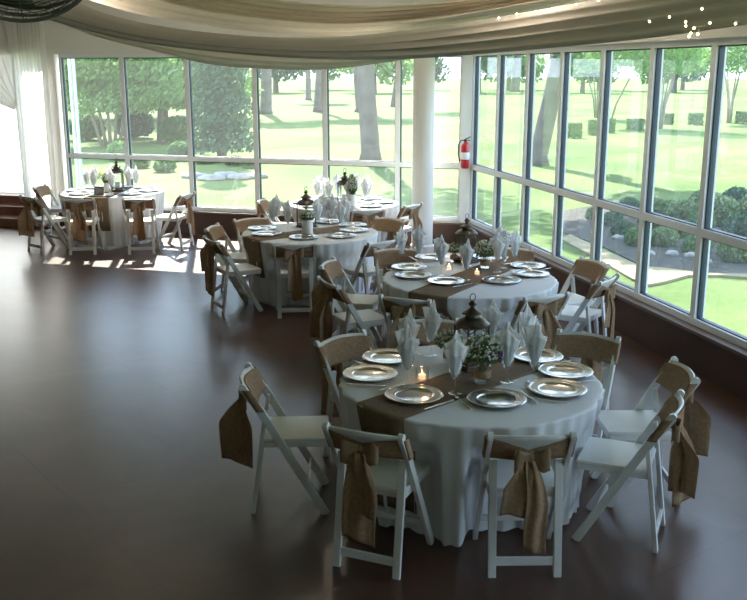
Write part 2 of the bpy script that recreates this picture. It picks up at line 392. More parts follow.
# ------------------------------------------------------------------ ceiling drapes
def swag(name, top, bot, Yt, Yb, m, label, folds=5, amp=.05):
    """strip of fabric between two hanging edges given at two depths across the room"""
    def smooth_curve(pts, u):
        n = len(pts) - 1; x = u * n; i = min(int(x), n - 1); t = x - i
        P = lambda k: Vector(pts[max(0, min(n, k))])
        p0, p1, p2, p3 = P(i - 1), P(i), P(i + 1), P(i + 2)
        return .5 * ((2 * p1) + (p2 - p0) * t + (2 * p0 - 5 * p1 + 4 * p2 - p3) * t * t + (3 * p1 - p0 - 3 * p2 + p3) * t ** 3)
    dep = lambda x: -.0085 * max(0, x - 420)
    T = [atY(x, y, Yt + dep(x)) for x, y in top]; Bt = [atY(x, y, Yb + dep(x)) for x, y in bot]
    q = MB()
    def f(u, v):
        p = smooth_curve(T, u).lerp(smooth_curve(Bt, u), v)
        bow = math.sin(math.pi * v)
        p.y += -.12 * bow + amp * math.sin(v * folds * 2 * math.pi + 1.5 * math.sin(u * 3)) * .6
        p.z += amp * .25 * math.sin(v * folds * 2 * math.pi + u * 4) * bow
        return p
    q.grid(f, 70, 34)
    return tag(q.build(name, m, smooth=True, solid=.004), label, 'drape', 'sheer drapes swagged under the ceiling')
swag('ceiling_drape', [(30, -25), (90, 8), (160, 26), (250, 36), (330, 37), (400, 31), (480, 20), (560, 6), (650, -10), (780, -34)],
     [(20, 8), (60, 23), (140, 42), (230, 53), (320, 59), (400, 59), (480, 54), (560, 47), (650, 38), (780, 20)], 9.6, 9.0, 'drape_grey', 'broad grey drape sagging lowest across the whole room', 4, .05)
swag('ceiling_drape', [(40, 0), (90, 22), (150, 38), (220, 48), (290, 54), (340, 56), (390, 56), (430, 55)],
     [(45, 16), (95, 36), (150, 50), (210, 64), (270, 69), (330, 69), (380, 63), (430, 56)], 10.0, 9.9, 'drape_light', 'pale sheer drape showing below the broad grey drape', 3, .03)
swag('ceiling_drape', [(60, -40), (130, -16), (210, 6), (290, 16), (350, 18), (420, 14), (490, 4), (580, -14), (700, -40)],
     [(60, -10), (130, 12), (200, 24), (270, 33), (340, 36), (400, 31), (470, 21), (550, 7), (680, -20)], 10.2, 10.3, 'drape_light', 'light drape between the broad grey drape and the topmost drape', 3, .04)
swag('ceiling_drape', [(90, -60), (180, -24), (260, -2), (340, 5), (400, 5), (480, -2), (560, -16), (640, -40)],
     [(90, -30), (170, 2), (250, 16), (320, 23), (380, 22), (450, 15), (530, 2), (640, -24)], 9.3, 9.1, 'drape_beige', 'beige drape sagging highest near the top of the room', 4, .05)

def added_drape_lamp(x, y, label):
    """added lamp hidden above the drapes, lights them with a warm glow"""
    o = empty('added_drape_lamp', (x, y, ZC)); q = MB(); q.lathe([(0, 0), (.17, 0), (.175, -.02), (.16, -.03), (0, -.03)], 32); q.build('base', 'frame_white', o, 2)
    q = MB(); q.lathe([(.155, -.03), (.14, -.06), (.08, -.085), (0, -.092)], 32); q.build('lamp_shade', 'lamp_glass', o, True)
    ld = bpy.data.lights.new('drape_fill_light', 'POINT'); ld.energy = 13; ld.color = (1, .84, .66); ld.shadow_soft_size = .12  # added fill, warms the drapes from above
    lo = bpy.data.objects.new('drape_fill_light', ld); COL.objects.link(lo); lo.parent = o; lo.location = (0, 0, -.16)
    tag(o, label, 'ceiling light', 'hidden lamps added to light the drapes')
mat('lamp_glass', (.9, .88, .84), .4, emit=((1, .84, .66), 2))
added_drape_lamp(-2.9, 10.4, 'left of the three unseen lamps added above the sheer drapes to light them')
added_drape_lamp(-.3, 10.9, 'middle one of the three unseen lamps added above the drapes to light them')
added_drape_lamp(1.6, 8.6, 'right of the three unseen lamps added above the sheer drapes to light them')
def light_string(pts, label, seed):
    r2 = random.Random(seed)
    o = empty('fairy_light_string', pts[0]); inv = Vector(pts[0])
    P = [Vector(p) - inv for p in pts]
    q = MB(); q.tube(P, .0009, 5); q.build('wire', 'vinyl_white', o)
    n = 0
    for i in range(len(P) - 1):
        d = (P[i + 1] - P[i]).length; m_ = max(1, int(d / .16))
        for j in range(m_):
            p = P[i].lerp(P[i + 1], (j + .5) / m_) + Vector((0, 0, -.006 + r2.uniform(-.01, .004)))
            q = MB(); bmesh.ops.create_icosphere(q.bm, subdivisions=1, radius=.0075, matrix=Matrix.Translation(p)); q.build('bulb', 'bulb_glow', o)
            n += 1
    return tag(o, label, 'fairy lights', 'fairy light strings on the ceiling drapes')
light_string([atY(490, 17.5, 7.9), atY(545, 9, 7.5), atY(610, -3, 7.0)], 'short string of warm fairy lights along the upper edge of the grey drape', 1)
light_string([atY(672, 24, 6.2), atY(700, 27, 6.0), atY(720, 18, 5.9), atY(752, 24, 5.7)], 'string of fairy lights in front of the rightmost window top', 2)
light_string([atY(690, 36, 6.0) + Vector((0, 0, ZC - atY(690, 36, 6.0).z)), atY(684, 36, 6.0), atY(694, 32, 6.0), atY(688, 29, 6.0), atY(700, 26, 6.0), atY(696, 38, 6.0)], 'tangled cluster of orange fairy lights below the right drape', 3)
light_string([atY(640, 22, 6.4), atY(680, 12, 6.1), atY(725, 2, 5.9)], 'rising string of fairy lights above the tangled cluster', 4)

# ------------------------------------------------------------------ large cage fan
def fan():
    c = Vector((-1.52, 4.25, 3.15)); o = empty('cage_fan', c)
    ax = Vector((.10, -.93, -.32)).normalized(); M = ax.to_track_quat('Z', 'Y').to_matrix()
    def ring(r, h, n=48): return [M @ Vector((r * math.cos(2 * math.pi * k / n), r * math.sin(2 * math.pi * k / n), h)) for k in range(n)]
    q = MB()
    for h in (-.10, .10): q.tube(ring(.385, h), .009, 8, closed=True)
    q.tube(ring(.39, 0), .006, 8, closed=True); q.build('rim', 'wire_grey', o, True)
    for sgn in (1, -1):
        q = MB()
        for i in range(24):
            r = .05 + i * .0143; q.tube(ring(r, sgn * (.10 + .05 * (1 - (r / .385) ** 2)), 40), .0022, 5, closed=True)
        for k in range(16):
            a = 2 * math.pi * k / 16
            q.tube([M @ Vector((r * math.cos(a), r * math.sin(a), sgn * (.10 + .05 * (1 - (r / .385) ** 2)))) for r in (.04, .12, .22, .31, .385)], .0026, 5)
        q.build('wire_guard', 'wire_grey', o)
    q = MB()
    for k in range(48):
        a = 2 * math.pi * k / 48; q.tube([M @ Vector((.385 * math.cos(a), .385 * math.sin(a), h)) for h in (-.1, .1)], .002, 5)
    q.build('side_wires', 'wire_grey', o)
    q = MB(); q.lathe([(0, -.12), (.07, -.12), (.085, -.09), (.085, .04), (.05, .075), (0, .08)], 28); bmesh.ops.transform(q.bm, matrix=M.to_4x4(), verts=q.bm.verts); q.build('motor', 'wire_grey', o, 2)
    for k in range(3):
        q = MB()
        def f(u, v, k=k):
            r = .07 + u * .28; a = 2 * math.pi * k / 3 + (v - .5) * (.75 + .5 * u); return M @ Vector((r * math.cos(a), r * math.sin(a), .03 - (v - .5) * .10 * (1 - .3 * u)))
        q.grid(f, 10, 8); q.build('blade', 'fan_blade', o, True, solid=.003)
    q = MB(); top = Vector((0, .1, ZC - c.z)); q.tube([M @ Vector((0, 0, -.10)), Vector((0, .14, .1)), top], .018, 10)
    q.tube([top, top + Vector((0, 0, -.02))], .06, 20); q.build('hanging_rod', 'wire_grey', o)
    tag(o, 'large dark wire cage fan hanging below the ceiling', 'fan')
fan()
# ------------------------------------------------------------------ fire extinguisher
def extinguisher():
    p = PB(.075, .068, 0); c = Vector((p.x, p.y, 1.18)); o = empty('fire_extinguisher', c)
    o.rotation_euler = (0, 0, hB * -1)
    q = MB(); q.lathe([(0, 0), (.05, 0), (.06, .015), (.062, .30), (.05, .345), (.022, .365), (.022, .385), (0, .385)], 28, (0, -.075, 0)); q.build('cylinder_body', 'extinguisher_red', o, 2)
    q = MB(); q.lathe([(.0628, .13), (.0632, .131), (.0632, .229), (.0628, .23)], 28, (0, -.075, 0)); l = q.build('paper_label', 'paper', o, True); l['label'] = 'white instruction label'
    q = MB(); q.lathe([(0, .385), (.02, .385), (.02, .41), (0, .41)], 16, (0, -.075, 0)); q.bar((-.01, -.075, .41), (.075, -.075, .45), .018, .012, (0, 1, 0)); q.bar((-.01, -.075, .40), (.07, -.075, .40), .018, .010, (0, 1, 0)); q.build('valve_handle', 'black_rubber', o)
    q = MB(); q.tube([(-.01, -.075, .40), (-.06, -.08, .40), (-.095, -.08, .34), (-.095, -.08, .20), (-.075, -.08, .10)], .009, 8); q.build('hose', 'black_rubber', o, True)
    q = MB(); q.box((0, -.006, .22), (.05, .012, .30)); q.box((0, -.04, .34), (.03, .07, .02)); q.build('bracket', 'steel', o)
    tag(o, 'red fire extinguisher hanging on the white corner post', 'fire extinguisher')
extinguisher()

# ------------------------------------------------------------------ folding chairs
BACK_Y, BACK_Z, FOOT_F, FOOT_R = -.24, .80, .215, -.215
def rail_y(z): return FOOT_F + (BACK_Y - FOOT_F) * (z / BACK_Z)
def chair_frame(o):
    for sx_ in (-1, 1):
        q = MB()                                     # long rail: front foot up to the back top, slightly bent near the top
        x = sx_ * .205
        q.bar((x, FOOT_F, 0), (x, rail_y(.66), .66), .027, .046, bev=.004)
        q.bar((x, rail_y(.655), .655), (x, BACK_Y - .012, BACK_Z - .01), .025, .042, bev=.004)
        q.tube([(x - .0135, BACK_Y - .010, BACK_Z - .008), (x + .0135, BACK_Y - .010, BACK_Z - .008)], .0215, 14)
        q.build('front_leg', 'white_paint', o)
    for sx_ in (-1, 1):
        q = MB(); x = sx_ * .169
        q.bar((x, rail_y(.62) + .008, .62), (x, FOOT_R, 0), .042, .024, bev=.004)
        q.build('rear_leg', 'white_paint', o)
    q = MB(); q.box((0, FOOT_R + .014, .085), (.30, .016, .046), bev=.003); q.build('rear_stretcher', 'white_paint', o)
    q = MB(); q.box((0, rail_y(.17), .17), (.395, .016, .034), bev=.003); q.build('front_stretcher', 'white_paint', o)
    q = MB()                                         # seat frame
    for sx_ in (-1, 1): q.box((sx_ * .176, .05, .430), (.022, .36, .028), bev=.003)
    q.box((0, .222, .430), (.37, .022, .028), bev=.003); q.box((0, -.132, .430), (.37, .022, .028), bev=.003)
    q.build('seat_frame', 'white_paint', o)
    q = MB(); q.box((0, .045, .456), (.376, .385, .030), bev=.012); q.build('seat', 'vinyl_white', o, 2)
    q = MB()                                         # curved back panel
    def f(u, v):
        x = (u - .5) * .40; c = 1 - (2 * u - 1) ** 2; z = .66 + v * (.130 + .012 * c)
        return Vector((x, rail_y(z) - .034 * c - .004, z))
    q.grid(f, 20, 6); q.build('backrest', 'white_paint', o, True, solid=.014)
def sash(o, variant, material='burlap'):
    r2 = random.Random(40 + variant)
    k0 = Vector((r2.uniform(-.012, .012), rail_y(.69) - .062, .70 - .012 * (variant % 3)))
    q = MB()
    N = 60
    def path(u):
        """closed loop seen from above: front centre, right rail, back centre, left rail; returns x, y offset from rail line, lower z, upper z, wrinkle"""
        a = u * 2 * math.pi
        x = .226 * math.sin(a); c = math.cos(a)      # c=1 front, -1 back
        return x, c
    def f(u, v):
        x, c = path(u); hx = abs(x) / .226
        cx = max(0, 1 - (x / .2) ** 2) if abs(x) < .2 else 0
        if c >= 0:                                   # front face, flat and full
            z = .650 + v * .128 + (.011 * cx) * v
            y = rail_y(z) - .034 * cx + .012 + .012 * hx * (1 - hx) + .002 * math.sin(v * 9 + u * 40)
            y += .013 * (hx ** 6)
        else:                                        # back face gathers to the knot
            t = (1 - hx) ** 1.35
            z0_ = .648 * (1 - t) + (k0.z - .040) * t; z1_ = .782 * (1 - t) + (k0.z + .036) * t
            z = z0_ + v * (z1_ - z0_)
            y = rail_y(z) - .034 * cx - .014 - .012 * t + .006 * math.sin(v * 14 + hx * 3) * (t > .05) * min(1, t * 3)
            y -= .010 * (hx ** 6)
        w = min(1, max(0, (c + .12) / .24))
        if abs(c) < .12:
            z = .650 + v * .130; yf = rail_y(z) + .025; yb = rail_y(z) - .026; y = yb + (yf - yb) * w
            x = math.copysign(.226, x)
        return Vector((x, y, z))
    q.grid(f, N, 9, closeu=True)
    s = q.build('burlap_sash', material, o, True, solid=.003)
    s['label'] = 'brown burlap sash'
    # knot
    q = MB(); q.lathe([(0, -.042), (.022, -.036), (.033, -.014), (.033, .012), (.024, .034), (0, .040)], 14, k0, sy=.75); q.build('knot', material, s, True)
    # two loops of the bow
    for sg in (-1, 1):
        q = MB(); ln = r2.uniform(.085, .115); dz = r2.uniform(-.03, .005)
        def g(u, v, sg=sg, ln=ln, dz=dz):
            a = u * 2 * math.pi; rr = math.sin(a / 2)
            x = sg * ln * rr ** .8 * (1 if True else 1); off = .020 * math.sin(a)
            wv = .018 + .046 * math.sin(math.pi * min(1, rr * .78))
            return k0 + Vector((x, off - .016 - .012 * rr, (v - .5) * wv * 2 + dz * rr + .006 * math.sin(u * 20)))
        q.grid(g, 26, 6); q.build('bow_loop', material, s, True, solid=.003)
    # tails
    specs = [((-.02, .40, .15, 50), (.02, .46, .11, -35)), ((.0, .44, .17, 65), (.02, .36, .12, 20)), ((-.06, .30, .14, 0), (.028, .47, .08, 8)), ((.005, .48, .14, 8), (.05, .34, .10, -25))][variant % 4]
    for ti, (dx, ln, wd, tw) in enumerate(specs):
        q = MB(); ph = r2.uniform(0, 6)
        tw = R(tw)
        def h(u, v, dx=dx, ln=ln, wd=wd, ph=ph, ti=ti, tw=tw):
            w = .026 + (wd * .5 - .008) * min(1, v * 2.2) ** .7
            k = min(1, v * 2.5); wx = (u - .5) * 2 * w; sn = abs(math.sin(tw)) * w * k
            x = dx * min(1, v * 2) + wx * math.cos(tw * k) + .006 * math.sin(v * 7 + ph)
            y = -.018 - .012 * ti - .030 * math.sin(min(1, v * 3) * math.pi / 2) - sn * .35 + wx * math.sin(tw * k) + .011 * math.sin(u * 9 + ph + v * 2) * (1 - .3 * v)
            return k0 + Vector((x, y, -.01 - v * ln - .02 * math.sin(u * 3.1 + ph) * v))
        q.grid(h, 14, 22); q.build('sash_tail', material, s, True, solid=.002)
protos = []
for v_ in range(4):
    c_ = empty('folding_chair'); chair_frame(c_); sash(c_, v_, 'burlap'); protos.append(c_)
CHAIRS = []
def chair(mx, my, face, variant, label, group):
    """mx, my: middle of the back top; face: direction it looks in degrees"""
    a = R(face); d = Vector((math.cos(a), math.sin(a)))
    o = take(protos[variant]); o.location = (mx + d.x * .245, my + d.y * .245, 0); o.rotation_euler = (0, 0, a - math.pi / 2)
    tag(o, label, 'chair', group); CHAIRS.append((o.location.x, o.location.y, a)); return o
G1 = 'folding chairs at the nearest table'; G2 = 'folding chairs at the table by the right windows'; G3 = 'folding chairs at the table left of centre'
G4 = 'folding chairs at the table by the back windows'; G5 = 'folding chairs at the far table beside the stage curtain'
chair(-.75, 5.30, 3, 1, 'white folding chair in side view, standing alone at the left of the nearest table', G1)
chair(-.05, 4.42, 67, 3, 'front left white chair of the nearest table with one broad hanging burlap tail', G1)
chair(.78, 4.37, 91, 2, 'frontmost white folding chair, its back and burlap bow square to the camera', G1)
chair(1.63, 4.81, 157, 0, 'white folding chair in side view at the front right of the nearest table', G1)
chair(1.87, 5.42, 180, 1, 'white folding chair right of the nearest table, behind the one in side view', G1)
chair(1.46, 6.18, -119, 0, 'white folding chair behind right of the nearest table showing a flat tan burlap back', G1)
chair(-.22, 6.12, -47, 0, 'white folding chair behind left of the nearest table showing its flat tan burlap back', G1)
chair(.40, 6.56, -86, 1, 'white folding chair mostly hidden behind the lantern of the nearest table', G1)
chair(.25, 7.24, 67, 0, 'white folding chair front left of the right window table, its back to the camera', G2)
chair(1.38, 7.32, 116, 3, 'white chair with a big burlap bow at the front right of the right window table', G2)
chair(2.03, 7.97, 145, 2, 'white folding chair close to the right wall with a long hanging burlap tail', G2)
chair(2.08, 8.73, -157, 0, 'white folding chair nearest the right windows showing its tan burlap front', G2)
chair(1.40, 9.40, -99, 1, 'white folding chair behind the table by the right windows, half covered by tall napkins', G2)
chair(.22, 9.36, -80, 3, 'white chair with flat olive burlap back behind left of the right window table', G2)
chair(-.43, 8.67, -14, 1, 'white folding chair left of the table by the right windows showing a tan burlap panel', G2)
chair(-.38, 7.83, 26, 0, 'white chair at the left of the right window table, white back panel towards the camera', G2)
chair(-1.86, 10.77, -9, 1, 'white folding chair at the far left end of the middle table', G3)
chair(-1.72, 9.90, 30, 3, 'white folding chair front left of the middle table, angled beside the leftmost chair there', G3)
chair(-.82, 9.63, 95, 0, 'white chair at the front of the middle table, burlap bow facing the camera', G3)
chair(.10, 9.80, 133, 2, 'white folding chair front right of the middle table with back panel angled to the camera', G3)
chair(-1.50, 11.38, -58, 1, 'white folding chair behind left of the middle table showing a brown burlap back', G3)
chair(.20, 11.38, -127, 0, 'white folding chair behind right of the middle table showing a plain brown burlap back', G3)
chair(-.07, 12.10, 103, 1, 'white folding chair directly in front of the table by the back windows', G4)
chair(.53, 12.60, 145, 3, 'white folding chair beside the round column with its burlap glowing orange in the backlight', G4)
chair(-1.56, 13.05, -6, 2, 'white chair at the left end of the table by the back windows', G4)
chair(-4.92, 13.42, 50, 1, 'leftmost white folding chair of the far table beside the stage curtain', G5)
chair(-4.13, 13.16, 96, 3, 'white chair front left of the far left table with a long burlap tail', G5)
chair(-3.30, 13.20, 98, 0, 'white folding chair front right of the far table with a short burlap tail', G5)
chair(-2.72, 13.75, 163, 2, 'white chair in side view at the right end of the far left table', G5)
chair(-5.20, 14.70, -5, 0, 'white folding chair between the far table and the stage curtain showing its pale front', G5)

# ------------------------------------------------------------------ tables
TC = {1: (.572, 5.334), 2: (.848, 8.185), 3: (-.724, 10.644), 4: (-.424, 13.10), 5: (-3.991, 14.40)}
TNAME = {1: 'the nearest table', 2: 'the table by the right windows', 3: 'the middle table', 4: 'the table by the back windows', 5: 'the far left table'}
RT, HT = .765, .755
tp = empty('round_table')
q = MB(); q.lathe([(0, HT - .030), (.738, HT - .030), (.742, HT - .018), (.738, HT - .008), (0, HT - .008)], 64); q.build('tabletop', 'vinyl_white', tp, 2)
for sx_ in (-1, 1):
    for sy_ in (-1, 1):
        q = MB(); q.tube([(sx_ * .30, sy_ * .24, HT - .030), (sx_ * .30, sy_ * .26, .0)], .014, 10); q.build('leg', 'steel', tp, 2)
def skirt_shape(cx, cy, seed):
    r2 = random.Random(seed); comps = [(k, r2.uniform(0, 6.28), r2.uniform(.4, 1)) for k in (11, 17, 23, 31, 38, 47)]
    near = [(x, y, a) for x, y, a in CHAIRS if (x - cx) ** 2 + (y - cy) ** 2 < 1.25 ** 2]
    def shape(th, z, off=0.0):
        """world point of the cloth skirt at angle th and height z"""
        t = max(0, (HT - z) / HT)
        fold = sum(w * math.sin(k * th + p + .7 * math.sin(th * 3) * t) for k, p, w in comps) / 3.2
        r = RT + .008 - .125 * t ** 1.1 + fold * (.012 + .040 * min(1, t * 1.6))
        x = cx + (r + off) * math.cos(th); y = cy + (r + off) * math.sin(th)
        for ox, oy, a in near:                       # chairs pushed in press the cloth inwards
            d = (math.cos(a), math.sin(a)); lx = (x - ox) * d[1] - (y - oy) * d[0]; ly = (x - ox) * d[0] + (y - oy) * d[1]
            if -.25 < ly < .268 and abs(lx) < .30 and z < .66:
                wz = 1 if z < .50 else max(0, (.66 - z) / .16); wx = 1 if abs(lx) < .225 else max(0, (.30 - abs(lx)) / .075)
                lim = .262 + .030 * fold
                k = (lim - ly) * (wz * wz * (3 - 2 * wz)) * (wx * wx * (3 - 2 * wx)); x += d[0] * k; y += d[1] * k
        return x, y
    return shape
def tablecloth(i):
    cx, cy = TC[i]; sh = skirt_shape(cx, cy, 10 + i); q = MB(); n = 300
    zs = [HT + .003] * 4 + [HT + .001, HT - .006, HT - .02] + [HT - .02 - (HT - .035) * (k / 20) for k in range(1, 21)]
    rr = [.0, .25, .50, .70, RT - .006, RT + .002]
    rings = []
    for r in (.001, .3, .55, .74, RT - .004):
        rings.append([q.bm.verts.new((cx + r * math.cos(2 * math.pi * k / n), cy + r * math.sin(2 * math.pi * k / n), HT)) for k in range(n)])
    for z in [HT - .006, HT - .018] + [HT - .018 - (HT - .030) * (k / 22) for k in range(1, 23)]:
        ring = []
        for k in range(n):
            th = 2 * math.pi * k / n; x, y = sh(th, z); zz = z + (.010 * (1 + math.sin(th * 11 + i)) if z < .02 else 0)
            ring.append(q.bm.verts.new((x, y, zz)))
        rings.append(ring)
    for a, b in zip(rings, rings[1:]):
        for k in range(n): q.bm.faces.new((a[k], a[(k + 1) % n], b[(k + 1) % n], b[k]))
    q.bm.faces.new(rings[0])
    o = q.build('tablecloth', 'cloth', smooth=True)
    lab = {1: 'white floor length cloth on the nearest round table', 2: 'white floor length cloth on the round table by the right windows', 3: 'white floor length cloth on the middle table, its skirt full of folds',
           4: 'brightly sunlit white cloth on the half hidden table by the back windows', 5: 'sunlit white cloth on the far round table beside the stage curtain'}[i]
    tag(o, lab, 'tablecloth', 'white round tablecloths'); return sh
def runner(i, ang, w, drop, sh, drop2=.55):
    """burlap strip across the top hanging down at both ends"""
    cx, cy = TC[i]; a = R(ang); d = Vector((math.cos(a), math.sin(a))); e = Vector((-d.y, d.x))
    q = MB(); half = w / 2; z = HT + .0035
    nU = 13
    def f(u, v):
        s = (u - .5) * w
        # v from hanging end, over the top, to the other hanging end
        L = math.sqrt(max(.01, (RT + .008) ** 2 - s * s)); total = drop + 2 * L + drop2; t = v * total
        if t < drop: side, dz = 1, drop - t
        elif t > drop + 2 * L: side, dz = -1, t - drop - 2 * L
        else:
            p = d * (L - (t - drop)) + e * s; return Vector((cx + p.x, cy + p.y, z + .0012 * math.sin(u * 9 + v * 40)))
        p = d * (side * L) + e * s; th = math.atan2(p.y, p.x)
        x, y = sh(th, max(.01, HT - dz), .008)
        return Vector((x, y, z - dz))
    q.grid(f, nU, 90)
    lab = {1: 'brown burlap runner across the nearest table, falling over its front left edge', 2: 'brown burlap runner across the table by the right windows, hanging over the front',
           3: 'brown burlap runner hanging over the left edge of the middle table', 4: 'burlap runner on the table by the back windows', 5: 'burlap runner hanging between two chairs at the front of the far table'}[i]
    tag(q.build('table_runner', 'runner', smooth=True, solid=.002), lab, 'table runner', 'burlap table runners')
for i in range(1, 6):
    t = take(tp); t.location = (*TC[i], 0); t.rotation_euler = (0, 0, .3 * i)
    tag(t, 'round folding banquet table under the cloth of ' + TNAME[i], 'table', 'round banquet tables')
    sh = tablecloth(i)
    if i != 4: runner(i, {1: 224, 2: 238, 3: 216, 5: 267}[i], .36, {1: .62, 2: .50, 3: .42, 5: .5}[i], sh)

# ------------------------------------------------------------------ table ware prototypes
ZP = HT + .007
pl = MB(); pl.lathe([(0, .004), (.098, .004), (.1035, .006), (.108, .0135), (.112, .0155), (.120, .0150), (.140, .0165), (.152, .0175), (.155, .0200), (.1585, .0210), (.162, .0200), (.1655, .0165), (.164, .0135), (.150, .0115), (.112, .0095), (.104, .001), (.098, 0), (0, 0)], 64)
plate0 = pl.build('charger_plate', 'silver', smooth=2)
g0 = MB(); g0.lathe([(0, 0), (.036, .001), (.036, .004), (.010, .010), (.0055, .020), (.005, .060), (.008, .074), (.022, .088), (.032, .115), (.036, .15), (.034, .19), (.033, .205), (.0322, .205), (.0345, .15), (.0305, .117), (.021, .092), (0, .080)], 24)
goblet0 = g0.build('water_goblet', 'goblet_glass', smooth=True)
def napkin_mesh(seed):
    r2 = random.Random(seed); pk = r2.uniform(-.5, .5); kind = seed % 4
    q = MB()
    def layer(off, hgt, wide, peaks, sk):
        def f(u, v):
            t = u - .5; w = .008 + (wide - .008) * v ** .9
            if .088 + v * hgt < .205: w = min(w, .032)
            x = t * 2 * w; bend = .022 * min(1, v * 1.4 + .2)
            y = off * (1 - .4 * v) + bend * math.cos(t * math.pi) * (1 if off > 0 else -1) * .8 + .004 * math.sin(t * 16 + sk) * v
            top = hgt * (1 - peaks[0] * abs(t - peaks[1]) * 1.6 - (.10 * abs(math.sin(t * peaks[2])))) 
            return Vector((x + .01 * sk * v, y, .086 + v * top))
        q.grid(f, 18, 12)
    layer(.004, .215 + .02 * (kind % 2), .066, (.20, -.35 + .1 * kind, 5), pk)
    layer(-.004, .19 + .02 * (kind > 1), .060, (.24, .35 - .15 * kind, 4), -pk)
    layer(.001, .245, .036, (.3, .0, 3), pk * .5)
    return q.build('folded_napkin', 'napkin', smooth=True, solid=.0015)
nap = [napkin_mesh(k) for k in range(4)]
q = MB(); q.box((0, -.045, .0025), (.010, .10, .003), bev=.001); q.box((0, .055, .003), (.005, .10, .003), bev=.001)
q.box((0, .10, .003), (.020, .022, .002), bev=.0008)
for k in range(4): q.box((-.0075 + k * .005, .13, .003), (.0022, .042, .002))
fork0 = q.build('fork', 'steel')
q = MB(); q.box((0, -.06, .003), (.011, .10, .005), bev=.0015); q.box((0, .055, .0028), (.016, .13, .0018), bev=.0006); knife0 = q.build('table_knife', 'steel')
wares = [plate0, goblet0, fork0, knife0] + nap

def near_phrase(ang):
    names = ['right', 'back right', 'back', 'back left', 'left', 'front left', 'front', 'front right']
    return names[int(round((ang % 360) / 45)) % 8]
def setting(i, px, py, gx, gy, nv, place, cutlery=True, tall=1.0, gl=None):
    """charger at px,py; goblet with napkin at gx,gy (world)"""
    tn = TNAME[i]; cx, cy = TC[i]
    p = take(plate0); p.location = (px, py, ZP - .002); p.rotation_euler = (0, 0, rnd.uniform(0, 6)); p.parent = None
    tag(p, 'silver charger plate at the %s place of %s' % (place, tn), 'plate', 'charger plates on ' + tn)
    g = take(goblet0); g.location = (gx, gy, ZP - .001)
    tag(g, 'water goblet with a napkin, %s of %s' % (place, tn), 'glass', 'water goblets on ' + tn)
    n_ = take(nap[nv]); n_.location = (gx, gy, ZP - .001 + .002); n_.rotation_euler = (0, 0, rnd.uniform(-.7, .7)); n_.scale = (1.12, 1.12, 1.12 * tall); g.scale = (1.12, 1.12, 1.12)
    tag(n_, 'napkin in the goblet at the %s of %s' % (place, tn), 'napkin', 'folded napkins on ' + tn)
    if cutlery:
        a = math.atan2(py - cy, px - cx); t_ = Vector((-math.sin(a), math.cos(a)))
        for k, (pr, nm, sgn) in enumerate(((fork0, 'fork', -1), (knife0, 'knife', 1))):
            c = take(pr); c.location = (px + t_.x * sgn * .195 + math.cos(a) * .0, py + t_.y * sgn * .195 + math.sin(a) * .0, ZP + .001); c.rotation_euler = (0, 0, a + math.pi / 2)
            tag(c, 'silver %s at the %s place of %s' % (nm, place, tn), nm, nm + 's on ' + tn)
# nearest table: plates and glasses where the picture shows them
P1 = [((370, 373.8), (408, 365), 'left', 2), ((388, 357), (431, 354), 'back left', 0), ((414, 395), (407, 384), 'front left', 1), ((496.6, 399), (455, 392), 'front', 2),
      ((557.5, 389), (507, 381), 'front right', 3), ((565.5, 371), (534, 380), 'right', 1), ((537, 356), (527, 358), 'back right', 0), ((440, 349.5), (491, 352), 'back', 2)]
for (p_, g_, pl_, nv) in P1:
    a_ = at(*p_, .77); b2 = at(*g_, .77)
    if pl_ == 'back': a_ = at(476, 347, .77)
    if pl_ == 'back left': a_ = at(388, 357, .77)
    setting(1, *a_, *b2, nv, pl_, True, 1.0)
P2 = [((409, 267), (402, 263), 'left', 0), ((413, 275), (441, 274), 'front left', 1), ((446, 281), (466, 279), 'front', 2), ((501.5, 280), (497, 271), 'front right', 3),
      ((531, 273.5), (503, 267), 'right', 1), ((528, 265.5), (515, 265), 'back right', 0), ((487, 257), (500, 259), 'back', 2), ((432, 257), (419, 262), 'back left', 3)]
for (p_, g_, pl_, nv) in P2: setting(2, *at(*p_, .77), *at(*g_, .77), nv, pl_, True)
P3 = [((267, 233.5), (273, 228), 'left', 0), ((304, 237), (288, 231), 'front left', 1), ((341, 235.5), (341, 231), 'front', 2), ((354, 230), (346, 226), 'front right', 3),
      ((353, 225), (332, 223), 'right', 0), ((330, 221.5), (324, 223), 'back right', 1), ((262, 228), (277, 224), 'back left', 2), ((316, 220.5), (318, 229), 'back', 3)]
for (p_, g_, pl_, nv) in P3: setting(3, *at(*p_, .77), *at(*g_, .77), nv, pl_, False)
def ring_settings(i, angs, rp=.55, rg=.36):
    cx, cy = TC[i]
    for k, a in enumerate(angs):
        t = R(a); t2 = R(a + 14)
        setting(i, cx + rp * math.cos(t), cy + rp * math.sin(t), cx + rg * math.cos(t2), cy + rg * math.sin(t2), k % 4, near_phrase(a), False, 1.05)
ring_settings(4, [0, 45, 90, 135, 180, 225, 270, 315]); ring_settings(5, [0, 45, 90, 135, 180, 225, 270, 315])
for w_ in wares: pass

